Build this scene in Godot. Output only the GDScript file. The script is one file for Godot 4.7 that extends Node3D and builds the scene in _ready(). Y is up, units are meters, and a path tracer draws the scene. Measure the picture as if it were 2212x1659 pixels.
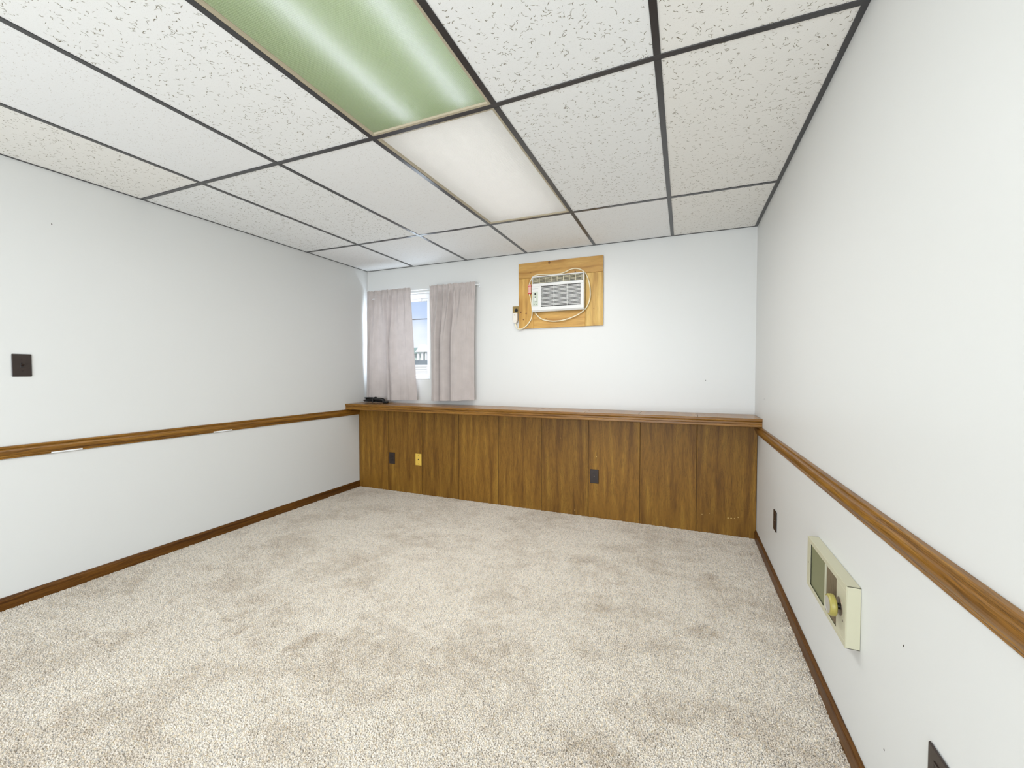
extends Node3D

# Room axes: x from the left wall to the right wall, y up, z from the back (window) wall towards the camera. Metres.
const W := 3.6016
const H := 2.2585
const DEPTH := 5.8
const GRID_X := [0.0, 0.5821, 1.1917, 1.8013, 2.4109, 3.0205, 3.6016]
const GRID_Z := [0.0, 0.7738, 1.993, 3.2122, 4.4314, 5.6506, 5.8]
const LEDGE_Y := 0.8787
const LEDGE_Z := 0.341
const PANEL_Z := 0.155

var rng := RandomNumberGenerator.new()
var used_names := {}
var mat := {}

# ------------------------------------------------------------------ mesh helpers
func begin() -> SurfaceTool:
	var st := SurfaceTool.new()
	st.begin(Mesh.PRIMITIVE_TRIANGLES)
	return st

func tri(st: SurfaceTool, a: Vector3, b: Vector3, c: Vector3, n: Vector3, ua := Vector2.ZERO, ub := Vector2.ZERO, uc := Vector2.ZERO) -> void:
	var flip := (b - a).cross(c - a).dot(n) > 0.0
	var order := [[a, ua], [c, uc], [b, ub]] if flip else [[a, ua], [b, ub], [c, uc]]
	for p in order:
		st.set_normal(n)
		st.set_uv(p[1])
		st.add_vertex(p[0])

func quad(st: SurfaceTool, a: Vector3, b: Vector3, c: Vector3, d: Vector3, n: Vector3, uvs := []) -> void:
	var nn := n.normalized()
	var t: Array = uvs
	if t.is_empty():
		t = [flat_uv(a, nn), flat_uv(b, nn), flat_uv(c, nn), flat_uv(d, nn)]
	tri(st, a, b, c, nn, t[0], t[1], t[2])
	tri(st, a, c, d, nn, t[0], t[2], t[3])

# metres along the face; u runs across and v runs up (walls) or along z (floors)
func flat_uv(p: Vector3, n: Vector3) -> Vector2:
	var m := n.abs()
	if m.x >= m.y and m.x >= m.z:
		return Vector2(p.z, -p.y)
	if m.y >= m.z:
		return Vector2(p.x, p.z)
	return Vector2(p.x, -p.y)

func box(st: SurfaceTool, lo: Vector3, hi: Vector3) -> void:
	var p := []
	for i in 8:
		p.append(Vector3(hi.x if i & 1 else lo.x, hi.y if i & 2 else lo.y, hi.z if i & 4 else lo.z))
	quad(st, p[0], p[2], p[6], p[4], Vector3.LEFT)
	quad(st, p[1], p[3], p[7], p[5], Vector3.RIGHT)
	quad(st, p[0], p[1], p[5], p[4], Vector3.DOWN)
	quad(st, p[2], p[3], p[7], p[6], Vector3.UP)
	quad(st, p[0], p[1], p[3], p[2], Vector3.FORWARD)
	quad(st, p[4], p[5], p[7], p[6], Vector3.BACK)

# a box with all edges cut at 45 degrees
func bevel_box(st: SurfaceTool, lo: Vector3, hi: Vector3, b := 0.003) -> void:
	var c := (lo + hi) / 2.0
	var h := (hi - lo) / 2.0
	b = minf(b, 0.45 * minf(h.x, minf(h.y, h.z)) * 2.0)
	var at := func(sx: float, sy: float, sz: float, face: int) -> Vector3:
		var q := Vector3(h.x * sx, h.y * sy, h.z * sz)
		if face != 0: q.x -= b * sx
		if face != 1: q.y -= b * sy
		if face != 2: q.z -= b * sz
		return c + q
	for s in [-1.0, 1.0]:
		quad(st, at.call(s, -1.0, -1.0, 0), at.call(s, 1.0, -1.0, 0), at.call(s, 1.0, 1.0, 0), at.call(s, -1.0, 1.0, 0), Vector3(s, 0, 0))
		quad(st, at.call(-1.0, s, -1.0, 1), at.call(1.0, s, -1.0, 1), at.call(1.0, s, 1.0, 1), at.call(-1.0, s, 1.0, 1), Vector3(0, s, 0))
		quad(st, at.call(-1.0, -1.0, s, 2), at.call(1.0, -1.0, s, 2), at.call(1.0, 1.0, s, 2), at.call(-1.0, 1.0, s, 2), Vector3(0, 0, s))
	for s in [-1.0, 1.0]:
		for t in [-1.0, 1.0]:
			quad(st, at.call(s, t, -1.0, 0), at.call(s, t, 1.0, 0), at.call(s, t, 1.0, 1), at.call(s, t, -1.0, 1), Vector3(s, t, 0))
			quad(st, at.call(s, -1.0, t, 0), at.call(s, 1.0, t, 0), at.call(s, 1.0, t, 2), at.call(s, -1.0, t, 2), Vector3(s, 0, t))
			quad(st, at.call(-1.0, s, t, 1), at.call(1.0, s, t, 1), at.call(1.0, s, t, 2), at.call(-1.0, s, t, 2), Vector3(0, s, t))
			for r in [-1.0, 1.0]:
				tri(st, at.call(s, t, r, 0), at.call(s, t, r, 1), at.call(s, t, r, 2), Vector3(s, t, r).normalized())

# an outline (points in the plane across the run) swept straight from a to b; profile.x along "out", profile.y along up
func sweep(st: SurfaceTool, profile: Array, a: Vector3, b: Vector3, out: Vector3, up: Vector3) -> void:
	var length := a.distance_to(b)
	var run := 0.0
	var mid := Vector2.ZERO
	for p in profile:
		mid += p / profile.size()
	for i in profile.size():
		var p: Vector2 = profile[i]
		var q: Vector2 = profile[(i + 1) % profile.size()]
		var e := p.distance_to(q)
		var d := (q - p).normalized()
		var n2 := Vector2(d.y, -d.x)
		var area := 0.0
		for k in profile.size():
			area += profile[k].cross(profile[(k + 1) % profile.size()])
		if area < 0.0:
			n2 = -n2
		var o1 := out * p.x + up * p.y
		var o2 := out * q.x + up * q.y
		quad(st, a + o1, b + o1, b + o2, a + o2, out * n2.x + up * n2.y, [Vector2(run, 0), Vector2(run, length), Vector2(run + e, length), Vector2(run + e, 0)])
		run += e
	var packed := PackedVector2Array(profile)
	var idx := Geometry2D.triangulate_polygon(packed)
	for end in [[a, (a - b).normalized()], [b, (b - a).normalized()]]:
		for k in range(0, idx.size(), 3):
			var v := []
			for j in 3:
				var p: Vector2 = packed[idx[k + j]]
				v.append(end[0] + out * p.x + up * p.y)
			tri(st, v[0], v[1], v[2], end[1])

# a round tube through points, smooth normals
func tube(st: SurfaceTool, pts: Array, r: float, sides := 8, flat := 1.0, caps := true) -> void:
	var rings := []
	var norms := []
	var side := Vector3.ZERO
	for i in pts.size():
		var t: Vector3 = (pts[mini(i + 1, pts.size() - 1)] - pts[maxi(i - 1, 0)]).normalized()
		if side == Vector3.ZERO:
			side = t.cross(Vector3.UP if absf(t.y) < 0.9 else Vector3.RIGHT).normalized()
		side = (side - t * side.dot(t)).normalized()
		var up := t.cross(side)
		var ring := []
		var nn := []
		for k in sides:
			var a := TAU * k / sides
			ring.append(pts[i] + (side * cos(a) + up * sin(a) * flat) * r)
			nn.append((side * cos(a) * flat + up * sin(a)).normalized())
		rings.append(ring)
		norms.append(nn)
	for i in pts.size() - 1:
		for k in sides:
			var k2 := (k + 1) % sides
			var v := [rings[i][k], rings[i + 1][k], rings[i + 1][k2], rings[i][k2]]
			var n := [norms[i][k], norms[i + 1][k], norms[i + 1][k2], norms[i][k2]]
			smooth_quad(st, v, n)
	if caps:
		for e in [0, pts.size() - 1]:
			var o: Vector3 = (pts[0] - pts[1]) if e == 0 else (pts[e] - pts[e - 1])
			for k in range(1, sides - 1):
				tri(st, rings[e][0], rings[e][k], rings[e][k + 1], o.normalized())

func smooth_quad(st: SurfaceTool, v: Array, n: Array, uv := []) -> void:
	var m: Vector3 = n[0] + n[1] + n[2] + n[3]
	for t in [[0, 1, 2], [0, 2, 3]]:
		var flip: bool = (v[t[1]] - v[t[0]]).cross(v[t[2]] - v[t[0]]).dot(m) > 0.0
		for j in ([0, 2, 1] if flip else [0, 1, 2]):
			st.set_normal(n[t[j]])
			if uv.size():
				st.set_uv(uv[t[j]])
			else:
				st.set_uv(Vector2.ZERO)
			st.add_vertex(v[t[j]])

# a turned shape: profile points (radius, height along axis)
func lathe(st: SurfaceTool, profile: Array, at: Vector3, axis: Vector3, sides := 24) -> void:
	var s := axis.cross(Vector3.UP if absf(axis.y) < 0.9 else Vector3.RIGHT).normalized()
	var t := axis.cross(s)
	for i in profile.size() - 1:
		var p: Vector2 = profile[i]
		var q: Vector2 = profile[i + 1]
		var d := (q - p).normalized()
		for k in sides:
			var v := []
			var n := []
			for c in [[p, k], [q, k], [q, k + 1], [p, k + 1]]:
				var a: float = TAU * c[1] / sides
				var dir := s * cos(a) + t * sin(a)
				v.append(at + dir * c[0].x + axis * c[0].y)
				n.append((dir * d.y - axis * d.x).normalized())
			smooth_quad(st, v, n)

func smooth_path(pts: Array, steps := 6) -> Array:
	var out := []
	for i in pts.size() - 1:
		var a: Vector3 = pts[maxi(i - 1, 0)]
		var b: Vector3 = pts[i]
		var c: Vector3 = pts[i + 1]
		var d: Vector3 = pts[mini(i + 2, pts.size() - 1)]
		for k in steps:
			out.append(b.cubic_interpolate(c, a, d, float(k) / steps))
	out.append(pts[-1])
	return out

# ------------------------------------------------------------------ object helpers
func numbered(called: String) -> String:
	var n: int = used_names.get(called, 0)
	used_names[called] = n + 1
	return called if n == 0 else "%s_%03d" % [called, n]

func part(called: String, st: SurfaceTool, m: Material, parent: Node3D) -> MeshInstance3D:
	var o := MeshInstance3D.new()
	o.name = called
	o.mesh = st.commit()
	o.material_override = m
	parent.add_child(o, true)
	return o

func shared(called: String, mesh: Mesh, m: Material, parent: Node3D, at := Vector3.ZERO) -> MeshInstance3D:
	var o := MeshInstance3D.new()
	o.name = called
	o.mesh = mesh
	o.material_override = m
	o.position = at
	parent.add_child(o, true)
	return o

func thing(called: String, label: String, category: String, at := Vector3.ZERO, group := "") -> Node3D:
	var o := Node3D.new()
	o.name = numbered(called)
	add_child(o)
	o.position = at
	o.set_meta("label", label)
	o.set_meta("category", category)
	if group:
		o.set_meta("group", group)
	return o

func structure(called: String, label := "") -> Node3D:
	var o := Node3D.new()
	o.name = called
	add_child(o)
	o.set_meta("kind", "structure")
	if label:
		o.set_meta("label", label)
	return o

func single(called: String, st: SurfaceTool, m: Material, label: String, category: String) -> MeshInstance3D:
	var o := part(numbered(called), st, m, self)
	o.set_meta("label", label)
	o.set_meta("category", category)
	return o

func wall(called: String, st: SurfaceTool, m: Material, label := "") -> MeshInstance3D:
	var o := part(called, st, m, self)
	o.set_meta("kind", "structure")
	if label:
		o.set_meta("label", label)
	return o

# ------------------------------------------------------------------ materials
func plain(c: Color, rough := 0.6, spec := 0.5, metal := 0.0) -> StandardMaterial3D:
	var m := StandardMaterial3D.new()
	m.albedo_color = c
	m.roughness = rough
	m.metallic_specular = spec
	m.metallic = metal
	return m

func noise(kind: int, freq: float, sd: int, octaves := 4) -> FastNoiseLite:
	var n := FastNoiseLite.new()
	n.noise_type = kind
	n.frequency = freq
	n.seed = sd
	n.fractal_octaves = octaves
	return n

# wood with the grain running along v; one picture is "wide" x "tall" metres
func wood_image(w: int, h: int, wide: float, tall: float, sd: int, dark: Color, mid: Color, light: Color, band: float, pores := 0.5, grain := 0.16) -> Image:
	var im := Image.create(w, h, false, Image.FORMAT_RGB8)
	var broad := noise(FastNoiseLite.TYPE_SIMPLEX_SMOOTH, 1.0, sd, 3)
	var fine := noise(FastNoiseLite.TYPE_SIMPLEX, 1.0, sd + 7, 2)
	var wob := noise(FastNoiseLite.TYPE_SIMPLEX_SMOOTH, 1.0, sd + 13, 2)
	for y in h:
		var v := tall * y / h
		var join := smoothstep(0.8, 1.0, float(y) / h)
		for x in w:
			var u := wide * x / w
			var uu := u + 0.012 * wob.get_noise_2d(u * 6.0, v * 1.7)
			var a := broad.get_noise_2d(uu * band, v * 0.9) * 0.5 + 0.5
			var f := fine.get_noise_2d(uu * 420.0, v * 7.0)
			if join > 0.0:
				# the end runs over into the beginning, so that the picture repeats without a seam
				var ub := u + 0.012 * wob.get_noise_2d(u * 6.0, (v - tall) * 1.7)
				a = lerpf(a, broad.get_noise_2d(ub * band, (v - tall) * 0.9) * 0.5 + 0.5, join)
				f = lerpf(f, fine.get_noise_2d(ub * 420.0, (v - tall) * 7.0), join)
			var c := dark.lerp(mid, smoothstep(0.15, 0.5, a)).lerp(light, smoothstep(0.5, 0.85, a))
			c = c * (1.0 + grain * f)
			if f < -0.55:
				c = c.lerp(dark * 0.7, pores)
			im.set_pixel(x, y, c)
	return im

func wood(im: Image, wide: float, tall: float, rough: float, spec := 0.5) -> StandardMaterial3D:
	var m := StandardMaterial3D.new()
	m.albedo_texture = ImageTexture.create_from_image(im)
	m.uv1_scale = Vector3(1.0 / wide, 1.0 / tall, 1.0)
	m.roughness = rough
	m.metallic_specular = spec
	return m

func moved(m: StandardMaterial3D, off: Vector3, tint := Color.WHITE) -> StandardMaterial3D:
	var c: StandardMaterial3D = m.duplicate()
	c.uv1_offset = off
	c.albedo_color = tint
	return c

# mineral-fibre tile: worm-like fissures and pinholes; returns [colour, height]
func tile_images(sd: int, fissures: int, lmin: float, lmax: float, width: float, depth: float, base: Color, mark: Color, holes: int) -> Array:
	var w := 1024
	var h := 2048
	var im := Image.create(w, h, false, Image.FORMAT_RGB8)
	var hi := Image.create(w, h, false, Image.FORMAT_L8)
	im.fill(base)
	hi.fill(Color(0.8, 0.8, 0.8))
	var r := RandomNumberGenerator.new()
	r.seed = sd
	for i in holes:
		var x := r.randi_range(1, w - 2)
		var y := r.randi_range(1, h - 2)
		var c := base.lerp(mark, r.randf_range(0.12, 0.4))
		im.set_pixel(x, y, c)
		hi.set_pixel(x, y, Color(0.6, 0.6, 0.6))
	for i in fissures:
		var p := Vector2(r.randf() * w, r.randf() * h)
		var a := r.randf_range(-0.9, 0.9) + (PI if r.randf() < 0.5 else 0.0)
		if r.randf() < 0.3:
			a += r.randf_range(-1.5, 1.5)
		var length := r.randf_range(lmin, lmax)
		if r.randf() < 0.35:
			length *= 0.45
		var tone := r.randf_range(0.55, 1.0) * depth
		var wd := width * r.randf_range(0.6, 1.25)
		var arms := 2 if r.randf() < 0.25 else 1
		for arm in arms:
			var q := p
			var b := a + arm * r.randf_range(1.2, 2.4)
			var ll := length / (1.0 + arm)
			var s := 0.0
			while s < ll:
				var fat := wd * (1.0 - 0.65 * absf(s / ll * 2.0 - 1.0))
				var k := int(ceil(fat))
				for dy in range(-k, k + 1):
					for dx in range(-k, k + 1):
						var over := clampf(fat - Vector2(dx, dy).length() + 0.5, 0.0, 1.0)
						if over <= 0.0:
							continue
						var xx := posmod(int(q.x) + dx, w)
						var yy := posmod(int(q.y) + dy, h)
						im.set_pixel(xx, yy, im.get_pixel(xx, yy).lerp(mark, over * tone))
						hi.set_pixel(xx, yy, hi.get_pixel(xx, yy).lerp(Color(0.1, 0.1, 0.1), over * tone))
				b += r.randf_range(-0.35, 0.35)
				q += Vector2(cos(b), sin(b)) * 1.0
				s += 1.0
	return [im, hi]

func tile_material(ims: Array, tint: Color) -> StandardMaterial3D:
	var m := StandardMaterial3D.new()
	m.albedo_texture = ImageTexture.create_from_image(ims[0])
	m.albedo_color = tint
	m.heightmap_enabled = true
	m.heightmap_texture = ImageTexture.create_from_image(ims[1])
	m.heightmap_scale = 0.07
	m.roughness = 0.95
	m.metallic_specular = 0.2
	return m

func make_materials() -> void:
	var wall_relief := NoiseTexture2D.new()
	wall_relief.width = 512
	wall_relief.height = 512
	wall_relief.seamless = true
	wall_relief.noise = noise(FastNoiseLite.TYPE_SIMPLEX, 0.06, 3, 4)
	var m := plain(Color(0.848, 0.851, 0.843), 0.42, 0.45)
	m.heightmap_enabled = true
	m.heightmap_texture = wall_relief
	m.heightmap_scale = 0.004
	m.uv1_scale = Vector3(3, 3, 3)
	mat.wall = m
	mat.white_trim = plain(Color(0.92, 0.925, 0.93), 0.35)
	# sheet panelling: vertical streaks of brown and olive
	var im := wood_image(1024, 1024, 1.23, 1.0, 11, Color(0.41, 0.275, 0.09), Color(0.505, 0.355, 0.125), Color(0.575, 0.425, 0.16), 16.0, 0.35)
	mat.panel = wood(im, 1.23, 1.0, 0.48, 0.35)
	mat.ledge = wood(im, 1.23, 1.0, 0.26, 0.55)
	mat.ledge.albedo_texture = mat.panel.albedo_texture
	im = wood_image(256, 1024, 0.16, 1.2, 29, Color(0.375, 0.24, 0.075), Color(0.5, 0.34, 0.12), Color(0.585, 0.42, 0.17), 45.0, 0.6)
	mat.rail = wood(im, 0.16, 1.2, 0.33, 0.42)
	mat.baseboard = moved(wood(im, 0.16, 1.2, 0.42, 0.35), Vector3(0.3, 0.2, 0), Color(0.76, 0.71, 0.66))
	im = wood_image(512, 512, 0.4, 0.5, 43, Color(0.68, 0.51, 0.24), Color(0.80, 0.645, 0.35), Color(0.86, 0.72, 0.43), 14.0, 0.12, 0.07)
	mat.pine = wood(im, 0.4, 0.5, 0.55)
	mat.groove = plain(Color(0.36, 0.25, 0.1), 0.7)
	mat.tee = plain(Color(0.17, 0.17, 0.18), 0.28, 0.6)
	var a := tile_images(5, 1500, 11.0, 32.0, 1.4, 0.92, Color(0.94, 0.947, 0.947), Color(0.40, 0.37, 0.29), 26000)
	var b := tile_images(9, 2600, 6.0, 16.0, 0.95, 0.52, Color(0.94, 0.947, 0.95), Color(0.52, 0.48, 0.42), 42000)
	mat.tile_coarse = tile_material(a, Color(1, 1, 1))
	mat.tile_warm = tile_material(a, Color(1, 0.99, 0.975))
	mat.tile_warm.albedo_texture = mat.tile_coarse.albedo_texture
	mat.tile_warm.heightmap_texture = mat.tile_coarse.heightmap_texture
	mat.tile_fine = tile_material(b, Color(1, 1, 1))
	mat.fixture_frame = plain(Color(0.7, 0.66, 0.57), 0.4)
	mat.fixture_pan = plain(Color(0.93, 0.93, 0.92), 0.5)
	mat.brown_plate = plain(Color(0.17, 0.125, 0.105), 0.35)
	mat.brown_dark = plain(Color(0.1, 0.075, 0.065), 0.4)
	mat.black = plain(Color(0.05, 0.045, 0.045), 0.35)
	mat.screw = plain(Color(0.55, 0.52, 0.48), 0.35, 0.5, 0.8)
	mat.ivory_plate = plain(Color(0.86, 0.71, 0.3), 0.35)
	mat.olive_plate = plain(Color(0.55, 0.46, 0.25), 0.4)
	mat.ac_white = plain(Color(0.85, 0.85, 0.84), 0.4)
	mat.ac_cream = plain(Color(0.86, 0.83, 0.72), 0.45)
	mat.ac_dark = plain(Color(0.11, 0.1, 0.095), 0.6)
	mat.ac_grey = plain(Color(0.74, 0.77, 0.71), 0.4)
	mat.cord_cream = plain(Color(0.9, 0.86, 0.74), 0.45)
	mat.plug = plain(Color(0.86, 0.84, 0.8), 0.4)
	mat.red = plain(Color(0.78, 0.2, 0.2), 0.5)
	mat.heater = plain(Color(0.75, 0.735, 0.635), 0.42)
	mat.heater_mesh = plain(Color(0.52, 0.53, 0.4), 0.5, 0.5, 0.3)
	mat.heater_fin = plain(Color(0.52, 0.46, 0.36), 0.45, 0.5, 0.4)
	mat.knob = plain(Color(0.62, 0.575, 0.3), 0.35)
	mat.knob_face = plain(Color(0.82, 0.82, 0.8), 0.3, 0.5, 0.7)
	# curtain cloth: a weave with faint blotches
	var weave := Image.create(512, 512, false, Image.FORMAT_RGB8)
	var blot := noise(FastNoiseLite.TYPE_SIMPLEX_SMOOTH, 0.008, 21, 4)
	var thread := noise(FastNoiseLite.TYPE_SIMPLEX, 0.25, 22, 2)
	for y in 512:
		for x in 512:
			var k := 1.0 + 0.035 * blot.get_noise_2d(x, y) + 0.03 * thread.get_noise_2d(x * 2.0, y * 1.0) + 0.03 * thread.get_noise_2d(x, y * 2.0 + 900)
			weave.set_pixel(x, y, Color(0.735, 0.7, 0.685) * k)
	m = StandardMaterial3D.new()
	m.albedo_texture = ImageTexture.create_from_image(weave)
	m.uv1_scale = Vector3(2.2, 2.2, 1)
	m.roughness = 0.85
	m.metallic_specular = 0.2
	m.backlight_enabled = true
	m.backlight = Color(0.38, 0.37, 0.37)
	m.rim_enabled = true
	m.rim = 0.2
	mat.curtain = m
	m = plain(Color(1, 1, 1, 0.06), 0.03)
	m.transparency = BaseMaterial3D.TRANSPARENCY_ALPHA
	mat.glass = m

# ------------------------------------------------------------------ camera, sky, lamps
func sky_picture() -> Image:
	var w := 1024
	var h := 512
	var im := Image.create(w, h, false, Image.FORMAT_RGBF)
	var n := noise(FastNoiseLite.TYPE_SIMPLEX_SMOOTH, 1.0, 77, 5)
	for y in h:
		var up := (0.5 - (y + 0.5) / h) * PI
		for x in w:
			var ar := TAU * (x + 0.5) / w
			var d := Vector3(cos(ar) * cos(up), sin(up), sin(ar) * cos(up))
			var t := clampf(sin(maxf(up, 0.0)), 0.0, 1.0)
			var c := Color(0.5, 0.62, 0.82).lerp(Color(0.27, 0.43, 0.78), pow(t, 0.55))
			var q := Vector3(d.x, d.y * 2.2, d.z) * 2.3
			var k := smoothstep(-0.12, 0.4, n.get_noise_3dv(q))
			c = c.lerp(Color(0.88, 0.9, 0.95), 0.72 * k)
			if up < 0.0:
				c = Color(0.36, 0.36, 0.34)
			im.set_pixel(x, y, c)
	return im

func set_view() -> void:
	var cam := Camera3D.new()
	cam.name = "camera"
	add_child(cam)
	cam.fov = 85.545
	cam.near = 0.02
	cam.far = 400.0
	cam.position = Vector3(3.1159, 1.1862, 3.5168)
	cam.basis = Basis(Vector3.UP, 0.3928) * Basis(Vector3.RIGHT, -0.0267) * Basis(Vector3.BACK, 0.0002)
	cam.current = true
	var env := Environment.new()
	env.background_mode = Environment.BG_SKY
	var sm := PanoramaSkyMaterial.new()
	sm.panorama = ImageTexture.create_from_image(sky_picture())
	sm.energy_multiplier = 0.88
	env.sky = Sky.new()
	env.sky.sky_material = sm
	env.tonemap_mode = Environment.TONE_MAPPER_LINEAR
	env.tonemap_exposure = 1.25
	env.sdfgi_enabled = true
	env.ssao_enabled = true
	env.ssil_enabled = true
	var we := WorldEnvironment.new()
	we.name = "sky"
	we.environment = env
	add_child(we)
	var sun := DirectionalLight3D.new()
	sun.name = "sun"
	add_child(sun)
	sun.look_at_from_position(Vector3(3, 9, 8), Vector3.ZERO)
	sun.light_color = Color(1.0, 0.96, 0.9)
	sun.light_energy = 0.9
	sun.light_angular_distance = 0.6
	sun.shadow_enabled = true
	# added fill light, standing in for daylight through the unseen door behind the camera
	var door_fill := AreaLight3D.new()
	door_fill.name = "added_fill_light"
	add_child(door_fill)
	door_fill.position = Vector3(2.225, 1.06, DEPTH + 0.03)
	door_fill.area_size = Vector2(2.45, 1.9)
	door_fill.area_normalize_energy = true
	door_fill.light_color = Color(0.94, 0.972, 1.0)
	door_fill.light_energy = 10.0
	door_fill.area_range = 15.0
	door_fill.area_attenuation = 2.0
	door_fill.shadow_enabled = true
	# daylight coming in through the small window between the curtains
	var pane := AreaLight3D.new()
	pane.name = "window_daylight"
	add_child(pane)
	pane.position = Vector3(0.41, 1.55, -0.055)
	pane.rotation.y = PI
	pane.area_size = Vector2(0.6, 0.74)
	pane.area_normalize_energy = true
	pane.light_color = Color(0.88, 0.94, 1.0)
	pane.light_energy = 0.95
	pane.area_range = 15.0
	pane.area_attenuation = 2.0
	pane.shadow_enabled = true

# ------------------------------------------------------------------ room shell
func build_shell() -> void:
	var t := 0.15
	var st := begin()
	box(st, Vector3(-t, -0.1, -t), Vector3(0, H + 0.25, DEPTH + t))
	wall("wall_left", st, mat.wall, "white painted left wall with a wooden chair rail")
	st = begin()
	box(st, Vector3(W, -0.1, -t), Vector3(W + t, H + 0.25, DEPTH + t))
	wall("wall_right", st, mat.wall, "white painted right wall beside the camera")
	st = begin()
	var d0 := 0.95
	var d1 := 3.5
	var dh := 2.08
	box(st, Vector3(0, -0.1, DEPTH), Vector3(d0, H + 0.25, DEPTH + t))
	box(st, Vector3(d1, -0.1, DEPTH), Vector3(W, H + 0.25, DEPTH + t))
	box(st, Vector3(d0, dh, DEPTH), Vector3(d1, H + 0.25, DEPTH + t))
	box(st, Vector3(d0, -0.1, DEPTH), Vector3(d1, 0.02, DEPTH + t))
	wall("wall_front", st, mat.wall)
	# unseen glazed sliding door, added behind the camera to carry the fill light
	var door := structure("added_door_1", "unseen glazed sliding door added behind the camera for fill light")
	st = begin()
	for x in [d0, (d0 + d1) / 2.0 - 0.025, d1 - 0.05]:
		box(st, Vector3(x, 0.02, DEPTH + 0.05), Vector3(x + 0.05, dh, DEPTH + 0.1))
	box(st, Vector3(d0, 0.02, DEPTH + 0.05), Vector3(d1, 0.08, DEPTH + 0.1))
	box(st, Vector3(d0, dh - 0.06, DEPTH + 0.05), Vector3(d1, dh, DEPTH + 0.1))
	part("door_frame", st, mat.white_trim, door)
	for x in [[d0 + 0.05, (d0 + d1) / 2.0 - 0.025], [(d0 + d1) / 2.0 + 0.025, d1 - 0.05]]:
		st = begin()
		quad(st, Vector3(x[0], 0.08, DEPTH + 0.075), Vector3(x[1], 0.08, DEPTH + 0.075), Vector3(x[1], dh - 0.06, DEPTH + 0.075), Vector3(x[0], dh - 0.06, DEPTH + 0.075), Vector3.FORWARD)
		part("pane", st, mat.glass, door)
	# the back wall has an opening for the window
	st = begin()
	var x0 := 0.06
	var x1 := 0.771
	var y0 := 1.121
	var y1 := 1.995
	box(st, Vector3(0, -0.1, -t), Vector3(x0, H + 0.25, 0))
	# ... and a hole for the air conditioner
	box(st, Vector3(x1, -0.1, -t), Vector3(1.8755, H + 0.25, 0))
	box(st, Vector3(2.337, -0.1, -t), Vector3(W, H + 0.25, 0))
	box(st, Vector3(1.8755, -0.1, -t), Vector3(2.337, 1.72, 0))
	box(st, Vector3(1.8755, 2.0295, -t), Vector3(2.337, H + 0.25, 0))
	box(st, Vector3(x0, -0.1, -t), Vector3(x1, y0, 0))
	box(st, Vector3(x0, y1, -t), Vector3(x1, H + 0.25, 0))
	wall("wall_back", st, mat.wall, "white painted back wall with the window and air conditioner")
	st = begin()
	box(st, Vector3(0, -0.1, 0), Vector3(W, 0, DEPTH))
	wall("floor", st, plain(Color(0.74, 0.7, 0.65), 0.95, 0.2), "floor under the beige carpet pile")

func node_y(i: int, j: int) -> float:
	var sag := {Vector2i(2, 2): 0.006, Vector2i(3, 2): 0.011, Vector2i(4, 2): 0.010, Vector2i(5, 2): -0.003, Vector2i(3, 3): 0.008, Vector2i(4, 3): 0.008}
	return H - sag.get(Vector2i(i, j), 0.0)

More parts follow.
